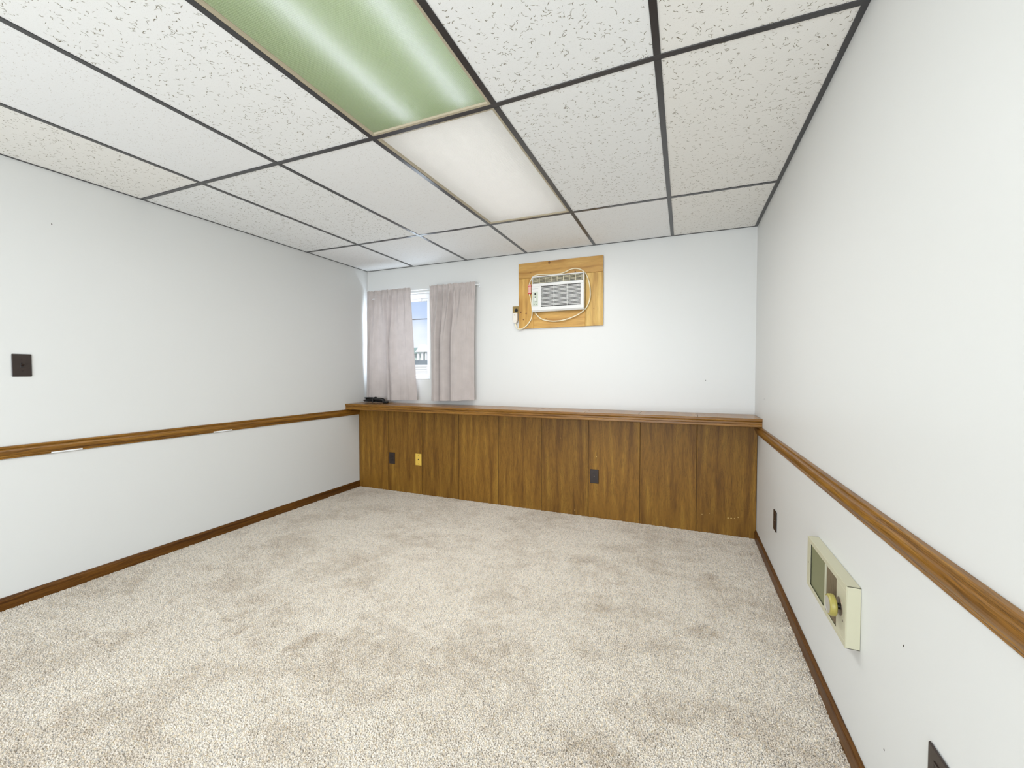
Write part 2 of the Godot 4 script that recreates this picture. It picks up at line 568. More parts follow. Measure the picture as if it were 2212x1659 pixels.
func build_ceiling() -> void:
	var root := structure("ceiling", "suspended ceiling of fissured white tiles in a dark grid")
	var st := begin()
	box(st, Vector3(0, H + 0.16, 0), Vector3(W, H + 0.25, DEPTH))
	part("deck", st, mat.fixture_pan, root)
	# which tile is which: c coarse fissures, w the same slightly yellowed, f fine, l lamp
	var kinds := ["ffffff", "ccflcc", "cfclcc", "cffcfc", "cfcfcc", "ccfcfc"]
	kinds[0] = "fffffw"
	kinds[1] = "ccflcw"
	kinds[2] = "wfclcw"
	for j in GRID_Z.size() - 1:
		for i in 6:
			var k: String = kinds[j][i]
			if k == "l":
				continue
			var c := [Vector3(GRID_X[i], node_y(i, j), GRID_Z[j]), Vector3(GRID_X[i + 1], node_y(i + 1, j), GRID_Z[j]), Vector3(GRID_X[i + 1], node_y(i + 1, j + 1), GRID_Z[j + 1]), Vector3(GRID_X[i], node_y(i, j + 1), GRID_Z[j + 1])]
			var g := 0.003
			c[0] += Vector3(g, 0.002, g)
			c[1] += Vector3(-g, 0.002, g)
			c[2] += Vector3(-g, 0.002, -g)
			c[3] += Vector3(g, 0.002, -g)
			var u0 := rng.randf() * 0.4
			var v0 := rng.randf() * 0.4
			var fu: float = (GRID_X[i + 1] - GRID_X[i]) / 0.6096
			var fv: float = (GRID_Z[j + 1] - GRID_Z[j]) / 1.2192
			var uv := [Vector2(u0, v0), Vector2(u0 + fu, v0), Vector2(u0 + fu, v0 + fv), Vector2(u0, v0 + fv)]
			if rng.randf() < 0.5:
				uv = [uv[2], uv[3], uv[0], uv[1]]
			var up := Vector3(0, 0.016, 0)
			st = begin()
			quad(st, c[0], c[1], c[2], c[3], Vector3.DOWN, uv)
			quad(st, c[0] + up, c[1] + up, c[2] + up, c[3] + up, Vector3.UP, uv)
			var outs := [Vector3.FORWARD, Vector3.RIGHT, Vector3.BACK, Vector3.LEFT]
			for e in 4:
				quad(st, c[e], c[(e + 1) % 4], c[(e + 1) % 4] + up, c[e] + up, outs[e])
			part("ceiling_tile", st, {"c": mat.tile_coarse, "w": mat.tile_warm, "f": mat.tile_fine}[k], root)
	# inverted tees: a flat face with a small rolled edge and an upright web
	var tee := [Vector2(-0.0119, 0.0), Vector2(-0.011, -0.0012), Vector2(0.011, -0.0012), Vector2(0.0119, 0.0), Vector2(0.0119, 0.0014), Vector2(0.001, 0.0018), Vector2(0.001, 0.03), Vector2(-0.001, 0.03), Vector2(-0.001, 0.0018), Vector2(-0.0119, 0.0014)]
	for j in range(1, GRID_Z.size() - 1):
		for i in 6:
			st = begin()
			sweep(st, tee, Vector3(GRID_X[i], node_y(i, j), GRID_Z[j]), Vector3(GRID_X[i + 1], node_y(i + 1, j), GRID_Z[j]), Vector3.BACK, Vector3.UP)
			part("main_runner", st, mat.tee, root)
	for i in range(1, 6):
		for j in GRID_Z.size() - 1:
			st = begin()
			sweep(st, tee, Vector3(GRID_X[i], node_y(i, j) - 0.0002, GRID_Z[j] + (0.0119 if j else 0.0)), Vector3(GRID_X[i], node_y(i, j + 1) - 0.0002, GRID_Z[j + 1] - (0.0119 if j < GRID_Z.size() - 2 else 0.0)), Vector3.RIGHT, Vector3.UP)
			part("cross_tee", st, mat.tee, root)
	# wall angle round the edge, a little wavy where it meets the right wall
	var angle := [Vector2(0, 0.02), Vector2(0, -0.0012), Vector2(0.02, -0.0012), Vector2(0.02, 0.0008), Vector2(0.0012, 0.0008), Vector2(0.0012, 0.02)]
	for a in [[Vector3(0, H, 0), Vector3(0, H, DEPTH), Vector3.RIGHT, 0.55], [Vector3(W, H, 0), Vector3(W, H, DEPTH), Vector3.LEFT, 1.0], [Vector3(0, H, 0), Vector3(W, H, 0), Vector3.BACK, 0.6], [Vector3(0, H, DEPTH), Vector3(W, H, DEPTH), Vector3.FORWARD, 1.0]]:
		st = begin()
		var shape := []
		for p in angle:
			shape.append(Vector2(p.x * a[3], p.y))
		sweep(st, shape, a[0], a[1], a[2], Vector3.UP)
		part("wall_angle", st, mat.tee, root)

func build_lamp(j: int, label: String, lens_color: Color, pan_color: Color, tube_color: Color, tube_glow: float, tube_y: float, tubes: Array, light_color: Color, energy: float) -> void:
	var x0: float = GRID_X[3] + 0.012
	var x1: float = GRID_X[4] - 0.012
	var z0: float = GRID_Z[j] + 0.012
	var z1: float = GRID_Z[j + 1] - 0.012
	var y := (node_y(3, j) + node_y(4, j) + node_y(3, j + 1) + node_y(4, j + 1)) / 4.0
	var root := thing("ceiling_light", label, "ceiling light", Vector3((x0 + x1) / 2.0, y, (z0 + z1) / 2.0), "recessed fluorescent lights")
	var hx := (x1 - x0) / 2.0
	var hz := (z1 - z0) / 2.0
	# tilt of the two ends where the grid sags
	var ya := (node_y(3, j) + node_y(4, j)) / 2.0 - y
	var yb := (node_y(3, j + 1) + node_y(4, j + 1)) / 2.0 - y
	root.rotation.x = -atan2(yb - ya, hz * 2.0)
	var f := 0.014
	var st := begin()
	for s in [-1.0, 1.0]:
		var prof := [Vector2(0, 0.0), Vector2(f - 0.004, 0.001), Vector2(f, 0.006), Vector2(f, 0.012), Vector2(0, 0.012)]
		sweep(st, prof, Vector3(s * hx, 0, -hz), Vector3(s * hx, 0, hz), Vector3(-s, 0, 0), Vector3.UP)
		sweep(st, prof, Vector3(-hx, 0, s * hz), Vector3(hx, 0, s * hz), Vector3(0, 0, -s), Vector3.UP)
	part("frame", st, mat.fixture_frame, root)
	st = begin()
	box(st, Vector3(-hx, 0.105, -hz), Vector3(hx, 0.11, hz))
	for s in [-1.0, 1.0]:
		box(st, Vector3(minf(s * hx, s * (hx - 0.004)), 0.012, -hz), Vector3(maxf(s * hx, s * (hx - 0.004)), 0.105, hz))
		box(st, Vector3(-hx, 0.012, minf(s * hz, s * (hz - 0.004))), Vector3(hx, 0.105, maxf(s * hz, s * (hz - 0.004))))
	part("housing", st, plain(pan_color, 0.5), root)
	# prismatic acrylic sheet: rows of small pyramids pointing down
	st = begin()
	var px := 0.0062
	var nx := int((hx - f) * 2.0 / px)
	var nz := int((hz - f) * 2.0 / px)
	var ax := (hx - f) * 2.0 / nx
	var az := (hz - f) * 2.0 / nz
	var vs := PackedVector3Array()
	var ns := PackedVector3Array()
	for b in nz:
		for a in nx:
			var o := Vector3(-hx + f + a * ax, 0.0075, -hz + f + b * az)
			var q := [o, o + Vector3(ax, 0, 0), o + Vector3(ax, 0, az), o + Vector3(0, 0, az)]
			var tip := o + Vector3(ax / 2.0, -0.0014, az / 2.0)
			for e in 4:
				var p1: Vector3 = q[e]
				var p2: Vector3 = q[(e + 1) % 4]
				var n := (p2 - p1).cross(tip - p1).normalized()
				if n.y > 0.0:
					n = -n
					vs.append_array([p1, p2, tip])
				else:
					vs.append_array([p1, tip, p2])
				ns.append_array([n, n, n])
	var arr := []
	arr.resize(Mesh.ARRAY_MAX)
	arr[Mesh.ARRAY_VERTEX] = vs
	arr[Mesh.ARRAY_NORMAL] = ns
	var am := ArrayMesh.new()
	am.add_surface_from_arrays(Mesh.PRIMITIVE_TRIANGLES, arr)
	var lm := plain(lens_color, 0.25, 0.5)
	lm.backlight_enabled = true
	lm.backlight = Color(1, 1, 1)
	shared("lens", am, lm, root)
	var tm := plain(Color(1, 1, 1), 0.4)
	tm.emission_enabled = true
	tm.emission = tube_color
	tm.emission_energy_multiplier = tube_glow
	for t in tubes:
		st = begin()
		tube(st, [Vector3(t, tube_y, -hz + 0.02), Vector3(t, tube_y, hz - 0.02)], 0.016, 12)
		part("fluorescent_tube", st, tm, root)
	var lamp := AreaLight3D.new()
	lamp.name = "lamp_glow"
	root.add_child(lamp)
	lamp.position = Vector3(0, -0.006, 0)
	lamp.rotation.x = -PI / 2.0
	lamp.area_size = Vector2((hx - f) * 2.0, (hz - f) * 2.0)
	lamp.area_normalize_energy = true
	lamp.light_color = light_color
	lamp.light_energy = energy
	lamp.area_range = 12.0
	lamp.area_attenuation = 2.0
	lamp.shadow_enabled = true

# ------------------------------------------------------------------ ledge, rails, skirting
func build_ledge() -> void:
	var root := structure("wall_knee", "low half wall clad in brown wood-grain panels under the ledge")
	var st := begin()
	box(st, Vector3(0.001, 0.0, 0.001), Vector3(W - 0.001, 0.822, PANEL_Z - 0.006))
	part("backing", st, mat.groove, root)
	var cuts := [0.001, 0.375, 0.780, 1.185, 1.590, 1.995, 2.400, 2.805, 3.210, W - 0.001]
	for i in cuts.size() - 1:
		st = begin()
		bevel_box(st, Vector3(cuts[i] + 0.002, 0.0, PANEL_Z - 0.006), Vector3(cuts[i + 1] - 0.002, 0.822, PANEL_Z), 0.0018)
		# each panel shows another third of the sheet, some upside down
		var pm := moved(mat.panel, Vector3(((i * 2) % 3) / 3.0 - cuts[i] / 1.23 + 0.002, 0, 0), Color.WHITE.darkened(0.03 * (i % 3)))
		if i / 3 % 2:
			pm.uv1_scale.y = -pm.uv1_scale.y
		part("wood_panel", st, pm, root)
	# pale scuffs and chips in the face
	for c in [[3.423, 0.133, 0.014, 0.007], [3.443, 0.134, 0.012, 0.008], [3.463, 0.135, 0.006, 0.01], [3.486, 0.146, 0.005, 0.009], [3.25, 0.138, 0.01, 0.004], [3.299, 0.148, 0.006, 0.004], [2.164, 0.641, 0.006, 0.006], [2.465, 0.506, 0.006, 0.01], [2.289, 0.046, 0.008, 0.009]]:
		st = begin()
		var k := []
		for a in 7:
			var r := rng.randf_range(0.35, 0.55)
			k.append(Vector2(cos(TAU * a / 7) * c[2] * r, sin(TAU * a / 7) * c[3] * r))
		sweep(st, k, Vector3(c[0], c[1], PANEL_Z - 0.0004), Vector3(c[0], c[1], PANEL_Z + 0.0003), Vector3.RIGHT, Vector3.UP)
		part("chip", st, plain(Color(0.78, 0.66, 0.4), 0.7), root)
	# the ledge on top: boards laid side by side and a stepped nosing
	var shelf := thing("window_ledge", "long brown wooden ledge on top of the panelled half wall", "shelf", Vector3(0, 0.822, 0))
	for i in cuts.size() - 1:
		st = begin()
		bevel_box(st, Vector3(cuts[i] + 0.0008, 0.0, 0.001), Vector3(cuts[i + 1] - 0.0008, LEDGE_Y - 0.822, LEDGE_Z - 0.018), 0.002)
		part("ledge_board", st, moved(mat.ledge, Vector3(0.29 * i + 0.1, 0.37 * i, 0), Color(1.12, 1.08, 1.05)), shelf)
	var t := LEDGE_Y - 0.822
	var nose := [Vector2(0, 0), Vector2(0.010, 0.0), Vector2(0.0125, 0.003), Vector2(0.0125, 0.017), Vector2(0.0105, 0.019), Vector2(0.0125, 0.021), Vector2(0.0125, 0.033), Vector2(0.0105, 0.035), Vector2(0.0165, 0.038), Vector2(0.018, 0.043), Vector2(0.018, t - 0.003), Vector2(0.015, t + 0.0004), Vector2(0, t + 0.0004)]
	st = begin()
	sweep(st, nose, Vector3(0.001, 0, LEDGE_Z - 0.018), Vector3(W - 0.001, 0, LEDGE_Z - 0.018), Vector3.BACK, Vector3.UP)
	part("nosing", st, mat.rail, shelf)

func build_trim() -> void:
	# chair rail: bead at the foot, a cove and a rounded top
	var rail := [Vector2(0, 0), Vector2(0.008, 0.0), Vector2(0.0105, 0.002), Vector2(0.011, 0.005), Vector2(0.009, 0.0075), Vector2(0.012, 0.009), Vector2(0.0135, 0.012), Vector2(0.012, 0.0145)]
	for k in 9:
		var a := -PI / 2.0 + PI * k / 8.0
		rail.append(Vector2(0.0125 + 0.0085 * cos(a), 0.033 + 0.0165 * sin(a)))
	rail.append_array([Vector2(0.0105, 0.051), Vector2(0.0125, 0.053), Vector2(0.013, 0.059), Vector2(0.0115, 0.062), Vector2(0, 0.063)])
	var y := 0.7575
	var sides := [["left", 0.001, Vector3.RIGHT, "trim_1", "brown chair rail along the left wall"], ["right", W - 0.001, Vector3.LEFT, "trim_2", "brown chair rail along the right wall"]]
	var base := [Vector2(0, 0), Vector2(0.012, 0), Vector2(0.012, 0.052), Vector2(0.0108, 0.058), Vector2(0.0085, 0.061), Vector2(0.0085, 0.0635), Vector2(0.006, 0.0685), Vector2(0, 0.0692)]
	for s in sides:
		var root := structure(s[3], s[4])
		var st := begin()
		sweep(st, rail, Vector3(s[1], y, PANEL_Z + 0.001), Vector3(s[1], y, DEPTH - 0.002), s[2], Vector3.UP)
		part("moulding", st, mat.rail, root)
		if s[0] == "left":
			# bare white slivers where the bead has broken away
			for c in [[2.30, 2.425], [1.468, 1.60]]:
				st = begin()
				bevel_box(st, Vector3(0.008, y + 0.0006, c[0]), Vector3(0.0122, y + 0.0092, c[1]), 0.001)
				part("bare_patch", st, mat.white_trim, root)
		st = begin()
		sweep(st, base, Vector3(s[1], 0.0, PANEL_Z + 0.001), Vector3(s[1], 0.0, DEPTH - 0.002), s[2], Vector3.UP)
		wall("baseboard_" + s[0], st, mat.baseboard, "dark brown baseboard along the %s wall" % s[0])

# ------------------------------------------------------------------ window and curtains
func build_window() -> void:
	var root := structure("window_1", "white sliding window behind the grey curtains")
	var x0 := 0.061
	var x1 := 0.770
	var y0 := 1.122
	var y1 := 1.994
	var zf := -0.062
	var zb := -0.13
	# four bars round a rectangle: widths left, right, bottom, top
	var frame := func(a: Vector2, b: Vector2, w: Array, near: float, far: float, called: String) -> void:
		var st := begin()
		bevel_box(st, Vector3(a.x, a.y, far), Vector3(a.x + w[0], b.y, near), 0.002)
		bevel_box(st, Vector3(b.x - w[1], a.y, far), Vector3(b.x, b.y, near), 0.002)
		bevel_box(st, Vector3(a.x + w[0], a.y, far), Vector3(b.x - w[1], a.y + w[2], near), 0.002)
		bevel_box(st, Vector3(a.x + w[0], b.y - w[3], far), Vector3(b.x - w[1], b.y, near), 0.002)
		part(called, st, mat.white_trim, root)
	frame.call(Vector2(x0, y0), Vector2(x1, y1), [0.034, 0.050, 0.028, 0.050], zf, zb, "window_frame")
	frame.call(Vector2(0.40, y0 + 0.029), Vector2(x1 - 0.051, y1 - 0.051), [0.024, 0.024, 0.022, 0.024], zf - 0.008, zf - 0.032, "window_sash")
	frame.call(Vector2(x0 + 0.035, y0 + 0.029), Vector2(0.43, y1 - 0.051), [0.024, 0.024, 0.022, 0.024], zf - 0.036, zf - 0.06, "window_sash")
	for p in [[0.424, x1 - 0.075, zf - 0.02], [x0 + 0.059, 0.406, zf - 0.048]]:
		var st := begin()
		quad(st, Vector3(p[0], y0 + 0.051, p[2]), Vector3(p[1], y0 + 0.051, p[2]), Vector3(p[1], y1 - 0.075, p[2]), Vector3(p[0], y1 - 0.075, p[2]), Vector3.BACK)
		part("pane", st, mat.glass, root)
	var st := begin()
	bevel_box(st, Vector3(0.62, y1 - 0.075, zf - 0.008), Vector3(0.632, y1 - 0.053, zf + 0.006), 0.002)
	part("latch", st, mat.white_trim, root)
	st = begin()
	bevel_box(st, Vector3(x0, y0, zf + 0.0005), Vector3(x1, y0 + 0.014, -0.002), 0.003)
	part("window_sill", st, mat.white_trim, root)
	# a thin white rod with its bracket carries the curtains
	var rod := thing("curtain_rod", "thin white curtain rod above the window", "curtain rod", Vector3(0, 2.012, 0.042))
	st = begin()
	tube(st, [Vector3(0.04, 0, 0), Vector3(0.3, 0, 0), Vector3(0.9, 0, 0), Vector3(1.318, 0, 0)], 0.006, 10)
	part("rod", st, mat.white_trim, rod)
	st = begin()
	tube(st, smooth_path([Vector3(1.318, 0, 0), Vector3(1.326, 0, -0.006), Vector3(1.327, 0, -0.02), Vector3(1.327, 0, -0.040)]), 0.006, 8)
	bevel_box(st, Vector3(1.319, -0.02, -0.0415), Vector3(1.335, 0.02, -0.038), 0.001)
	part("bracket", st, mat.white_trim, rod)

# cloth hung from a rod: fold heights are given across the width (0..1) at the head and at the hem
func curtain(called: String, label: String, top: Vector2, bottom: Vector2, y_top: float, hem: Array, folds_top: Array, folds_hem: Array, sd: int) -> Node3D:
	var root := thing(called, label, "curtain", Vector3(0, 0, 0.042), "grey curtains at the window")
	var nu := 150
	var nv := 90
	var gather := noise(FastNoiseLite.TYPE_SIMPLEX_SMOOTH, 1.0, sd, 2)
	var grid := []
	for iv in nv + 1:
		var v := float(iv) / nv
		var row := []
		for iu in nu + 1:
			var u := float(iu) / nu
			var e := pow(v, 0.8)
			var x := lerpf(lerpf(top.x, top.y, u), lerpf(bottom.x, bottom.y, u), e)
			x -= 0.012 * sin(PI * v) * (u - 0.5)
			var yb: float = lerpf(hem[0], hem[1], u)
			var y := lerpf(y_top, yb, v)
			var za := along(folds_top, u)
			var zb := along(folds_hem, u)
			var z := lerpf(za + 0.008, zb * 1.4, smoothstep(0.0, 0.55, v))
			x -= 0.4 * (z - 0.03) * smoothstep(0.05, 0.5, v) * sin(PI * clampf(u, 0.0, 1.0))
			var pinch := exp(-pow((v - 0.03) / 0.035, 2.0))
			var ruff := gather.get_noise_2d(u * 26.0, v * 3.0)
			z += ruff * lerpf(0.002, 0.012, exp(-v * 7.0)) * (1.0 - 0.6 * pinch)
			z = lerpf(z, 0.0095 + ruff * 0.004, 0.75 * pinch)
			y += gather.get_noise_2d(u * 22.0, 40.0) * 0.006 * exp(-v * 40.0)
			y += gather.get_noise_2d(u * 6.0, 60.0) * 0.003 * v
			row.append(Vector3(x, y, z))
		grid.append(row)
	var st := begin()
	sheet(st, grid, 0, nv)
	part("cloth", st, mat.curtain, root)
	# the sewn hem: a doubled strip standing slightly proud of the cloth
	st = begin()
	var strip := []
	for iv in range(nv - 4, nv + 1):
		var row := []
		for p in grid[iv]:
			row.append(p + Vector3(0, 0, 0.0022 if iv > nv - 4 else 0.0006))
		strip.append(row)
	sheet(st, strip, 0, 4)
	part("hem", st, mat.curtain, root)
	return root

func along(knots: Array, u: float) -> float:
	for i in knots.size() - 1:
		if u <= knots[i + 1][0] or i == knots.size() - 2:
			var t := clampf((u - knots[i][0]) / (knots[i + 1][0] - knots[i][0]), 0.0, 1.0)
			return lerpf(knots[i][1], knots[i + 1][1], t * t * (3.0 - 2.0 * t))
	return 0.0

func sheet(st: SurfaceTool, grid: Array, a: int, b: int) -> void:
	var nu: int = grid[0].size() - 1
	var norms := []
	for i in grid.size():
		var row := []
		for k in nu + 1:
			var du: Vector3 = grid[i][mini(k + 1, nu)] - grid[i][maxi(k - 1, 0)]
			var dv: Vector3 = grid[mini(i + 1, grid.size() - 1)][k] - grid[maxi(i - 1, 0)][k]
			row.append(dv.cross(du).normalized())
		norms.append(row)
	for i in range(a, b):
		for k in nu:
			var ids := [[i, k], [i + 1, k], [i + 1, k + 1], [i, k + 1]]
			var v := []
			var n := []
			var uv := []
			for d in ids:
				v.append(grid[d[0]][d[1]])
				n.append(norms[d[0]][d[1]])
				uv.append(Vector2(grid[d[0]][d[1]].x, grid[d[0]][d[1]].y))
			smooth_quad(st, v, n, uv)

func build_curtains() -> void:
	var l := curtain("curtain", "grey curtain in the corner with its hem over the coiled black cable", Vector2(0.035, 0.585), Vector2(0.018, 0.665), 2.036, [0.905, 0.914],
		[[0.0, 0.004], [0.07, 0.026], [0.15, 0.0], [0.22, 0.03], [0.33, 0.0], [0.39, 0.032], [0.45, 0.0], [0.51, 0.034], [0.56, 0.0], [0.62, 0.036], [0.68, 0.002], [0.74, 0.034], [0.82, 0.002], [0.88, 0.026], [1.0, 0.012]],
		[[0.0, 0.010], [0.06, 0.002], [0.09, 0.0], [0.12, 0.042], [0.2, 0.046], [0.3, 0.030], [0.42, 0.006], [0.455, 0.0], [0.485, 0.04], [0.515, 0.044], [0.55, 0.004], [0.565, 0.0], [0.595, 0.056], [0.64, 0.06], [0.74, 0.036], [0.86, 0.03], [1.0, 0.014]], 3)
	var st := begin()
	tube(st, [Vector3(0.128, 1.944, 0.036), Vector3(0.138, 1.947, 0.039), Vector3(0.152, 1.949, 0.036)], 0.0045, 8)
	part("clip", st, mat.white_trim, l)
	curtain("curtain", "grey curtain nearer the air conditioner, right of the window gap", Vector2(0.808, 1.312), Vector2(0.826, 1.305), 2.036, [0.913, 0.931],
		[[0.0, 0.01], [0.1, 0.012], [0.14, 0.002], [0.2, 0.036], [0.26, 0.0], [0.33, 0.036], [0.39, 0.0], [0.45, 0.038], [0.51, 0.0], [0.57, 0.036], [0.64, 0.002], [0.72, 0.03], [0.8, 0.012], [1.0, 0.01]],
		[[0.0, 0.012], [0.06, 0.004], [0.095, 0.0], [0.125, 0.056], [0.2, 0.062], [0.285, 0.012], [0.315, 0.0], [0.345, 0.062], [0.43, 0.064], [0.525, 0.012], [0.55, 0.002], [0.585, 0.06], [0.66, 0.062], [0.78, 0.04], [0.9, 0.034], [1.0, 0.014]], 17)

# ------------------------------------------------------------------ air conditioner and its boards
func build_air_conditioner() -> void:
	var boards := thing("plywood_surround", "yellow pine boards framing the air conditioner on the back wall", "wooden frame", Vector3(1.731, 1.582, 0.0005))
	var o := Vector3(1.731, 1.582, 0.0)
	var spec := [[1.731, 2.031, 2.486, 2.165, 0.021, true], [1.733, 1.582, 1.874, 2.030, 0.019, false], [2.338, 1.584, 2.487, 2.030, 0.018, false], [1.8745, 1.583, 2.3375, 1.7195, 0.019, true]]
	for i in spec.size():
		var s: Array = spec[i]
		var st := begin()
		bevel_box(st, Vector3(s[0], s[1], 0) - o, Vector3(s[2], s[3], s[4]) - o, 0.0015)
		var m := moved(mat.pine, Vector3(0.31 * i, 0.47 * i, 0), [Color(0.91, 0.87, 0.83), Color(0.93, 0.89, 0.81), Color(0.97, 0.97, 0.95), Color(0.94, 0.9, 0.83)][i])
		var plank := MeshInstance3D.new()
		if s[5]:
			# grain runs sideways: turn the picture by swapping u and v
			st = begin()
			var tmp := begin()
			bevel_box(tmp, Vector3(s[0], s[1], 0) - o, Vector3(s[2], s[3], s[4]) - o, 0.0015)
			var mdt := tmp.commit_to_arrays()
			var uv: PackedVector2Array = mdt[Mesh.ARRAY_TEX_UV]
			for k in uv.size():
				uv[k] = Vector2(uv[k].y, uv[k].x)
			mdt[Mesh.ARRAY_TEX_UV] = uv
			st.create_from_arrays(mdt)
		plank.free()
		part("board", st, m, boards)
	# knots and nail heads
	for k in [[2.019, 2.150, 0.011, 0.021], [2.251, 2.048, 0.007, 0.021], [1.849, 2.076, 0.004, 0.021], [1.778, 1.665, 0.006, 0.019], [1.804, 1.719, 0.008, 0.019], [1.751, 1.732, 0.008, 0.019], [1.99, 1.665, 0.004, 0.019], [2.41, 1.73, 0.004, 0.018]]:
		var st := begin()
		lathe(st, [Vector2(0, 0.0006), Vector2(k[2] * 0.6, 0.0006), Vector2(k[2], 0.0002), Vector2(k[2], -0.002)], Vector3(k[0], k[1], k[3]) - o, Vector3.BACK, 12)
		part("knot", st, plain(Color(0.46, 0.3, 0.12), 0.6), boards)
	var ac := thing("air_conditioner", "white window air conditioner with louvres, control panel and looped cream cord", "air conditioner", Vector3(1.876, 1.7205, 0.001))
	o = Vector3(1.876, 1.7205, 0.001)
	var x0 := 1.8760
	var x1 := 2.3365
	var y0 := 1.7205
	var y1 := 2.0290
	var st := begin()
	# an open-fronted sleeve through the wall with a finned coil at its back
	var zs := -0.14
	box(st, Vector3(x0, y0, zs) - o, Vector3(x1, y0 + 0.003, 0.058) - o)
	box(st, Vector3(x0, y1 - 0.003, zs) - o, Vector3(x1, y1, 0.058) - o)
	box(st, Vector3(x0, y0, zs) - o, Vector3(x0 + 0.003, y1, 0.058) - o)
	box(st, Vector3(x1 - 0.003, y0, zs) - o, Vector3(x1, y1, 0.058) - o)
	box(st, Vector3(x0, y0, zs - 0.003) - o, Vector3(x1, y1, zs) - o)
	part("body", st, mat.ac_cream, ac)
	st = begin()
	box(st, Vector3(x0 + 0.004, y0 + 0.004, zs + 0.001) - o, Vector3(x1 - 0.004, y1 - 0.004, zs + 0.03) - o)
	part("coil", st, plain(Color(0.5, 0.5, 0.5), 0.5, 0.5, 0.6), ac)
	# front face: a frame round two openings
	var zf := 0.074
	var zb := 0.0585
	var vx0 := 1.884
	var vx1 := 2.327
	var vy0 := 1.964
	var vy1 := 2.019
	var gx0 := 1.962
	var gx1 := 2.309
	var gy0 := 1.760
	var gy1 := 1.939
	st = begin()
	bevel_box(st, Vector3(x0, vy1, zb) - o, Vector3(x1, y1, zf) - o, 0.003)
	bevel_box(st, Vector3(x0, gy1, zb) - o, Vector3(x1, vy0, zf) - o, 0.002)
	bevel_box(st, Vector3(x0, vy0, zb) - o, Vector3(vx0, vy1, zf) - o, 0.002)
	bevel_box(st, Vector3(vx1, vy0, zb) - o, Vector3(x1, vy1, zf) - o, 0.002)
	bevel_box(st, Vector3(x0, y0 + 0.012, zb) - o, Vector3(gx0, gy1, zf) - o, 0.001)
	bevel_box(st, Vector3(gx1, y0 + 0.012, zb) - o, Vector3(x1, gy1, zf) - o, 0.001)
	bevel_box(st, Vector3(gx0, y0 + 0.012, zb) - o, Vector3(gx1, gy0, zf) - o, 0.001)
	sweep(st, [Vector2(0, 0), Vector2(0.006, 0), Vector2(0.0155, 0.012), Vector2(0, 0.012)], Vector3(x0, y0, zb) - o, Vector3(x1, y0, zb) - o, Vector3.BACK, Vector3.UP)
	part("front_panel", st, mat.ac_white, ac)
	for k in 5:
		var y := lerpf(vy0 + 0.007, vy1 - 0.007, k / 4.0)
		st = begin()
		bevel_box(st, Vector3(vx0 + 0.005, y - 0.0015, zb + 0.004) - o, Vector3(vx1 - 0.005, y + 0.0015, zf - 0.003) - o, 0.0008)
		part("louvre", st, mat.ac_cream, ac)
	for k in 9:
		var x := lerpf(vx0 + 0.007, vx1 - 0.007, k / 8.0)
		st = begin()
		bevel_box(st, Vector3(x - 0.0018, vy0 + 0.004, zb + 0.002) - o, Vector3(x + 0.0018, vy1 - 0.004, zf - 0.002) - o, 0.0006)
		part("vane", st, mat.ac_cream, ac)
	for k in 15:
		var y := lerpf(gy0, gy1, (k + 1) / 16.0)
		st = begin()
		bevel_box(st, Vector3(gx0, y - 0.0026, zb + 0.001) - o, Vector3(gx1, y + 0.0026, zf - 0.0005) - o, 0.0012)
		part("grille_slat", st, mat.ac_white, ac)
	for x in [gx0 + (gx1 - gx0) / 3.0, gx0 + (gx1 - gx0) * 0.667]:
		st = begin()
		bevel_box(st, Vector3(x - 0.002, gy0, zb + 0.001) - o, Vector3(x + 0.002, gy1, zf) - o, 0.001)
		part("grille_bar", st, mat.ac_white, ac)
	st = begin()
	bevel_box(st, Vector3(1.884, 1.768, zf) - o, Vector3(1.934, 1.893, zf + 0.0012) - o, 0.0005)
	var panel := part("control_panel", st, mat.ac_grey, ac)
	st = begin()
	box(st, Vector3(1.902, 1.868, zf + 0.0012) - o, Vector3(1.917, 1.882, zf + 0.0018) - o)
	part("display", st, mat.ac_dark, panel)
	for p in [[1.909, 1.846, 0.004], [1.909, 1.806, 0.004], [1.897, 1.807, 0.003], [1.921, 1.807, 0.003], [1.899, 1.785, 0.004], [1.92, 1.785, 0.004], [1.909, 1.858, 0.002]]:
		st = begin()
		lathe(st, [Vector2(0, 0.0008), Vector2(p[2] * 0.8, 0.0008), Vector2(p[2], 0)], Vector3(p[0], p[1], zf + 0.0012) - o, Vector3.BACK, 10)
		part("button", st, plain(Color(0.34, 0.36, 0.33), 0.5), panel)
	st = begin()
	bevel_box(st, Vector3(1.902, 1.815, zf + 0.0012) - o, Vector3(1.917, 1.838, zf + 0.0022) - o, 0.0005)
	part("button_pad", st, mat.ac_white, panel)
	st = begin()
	box(st, Vector3(1.884, 1.9165, zf) - o, Vector3(1.912, 1.921, zf + 0.0004) - o)
	box(st, Vector3(1.914, 1.918, zf) - o, Vector3(1.934, 1.921, zf + 0.0004) - o)
	part("nameplate", st, plain(Color(0.5, 0.5, 0.49), 0.5), ac)
	# receptacle plate, plug and the long loop of cord
	var plate := thing("wall_outlet", "olive wall outlet plate left of the pine boards", "outlet", Vector3(1.6985, 1.73, 0.0005), "")
	st = begin()
	bevel_box(st, Vector3(-0.0315, -0.061, 0), Vector3(0.0315, 0.061, 0.006), 0.002)
	part("cover_plate", st, mat.olive_plate, plate)
	st = begin()
	lathe(st, [Vector2(0, 0.004), Vector2(0.013, 0.004), Vector2(0.0155, 0.002), Vector2(0.0155, 0)], Vector3(0.0055, 0.024, 0.006), Vector3.BACK, 20)
	part("socket", st, mat.black, plate)
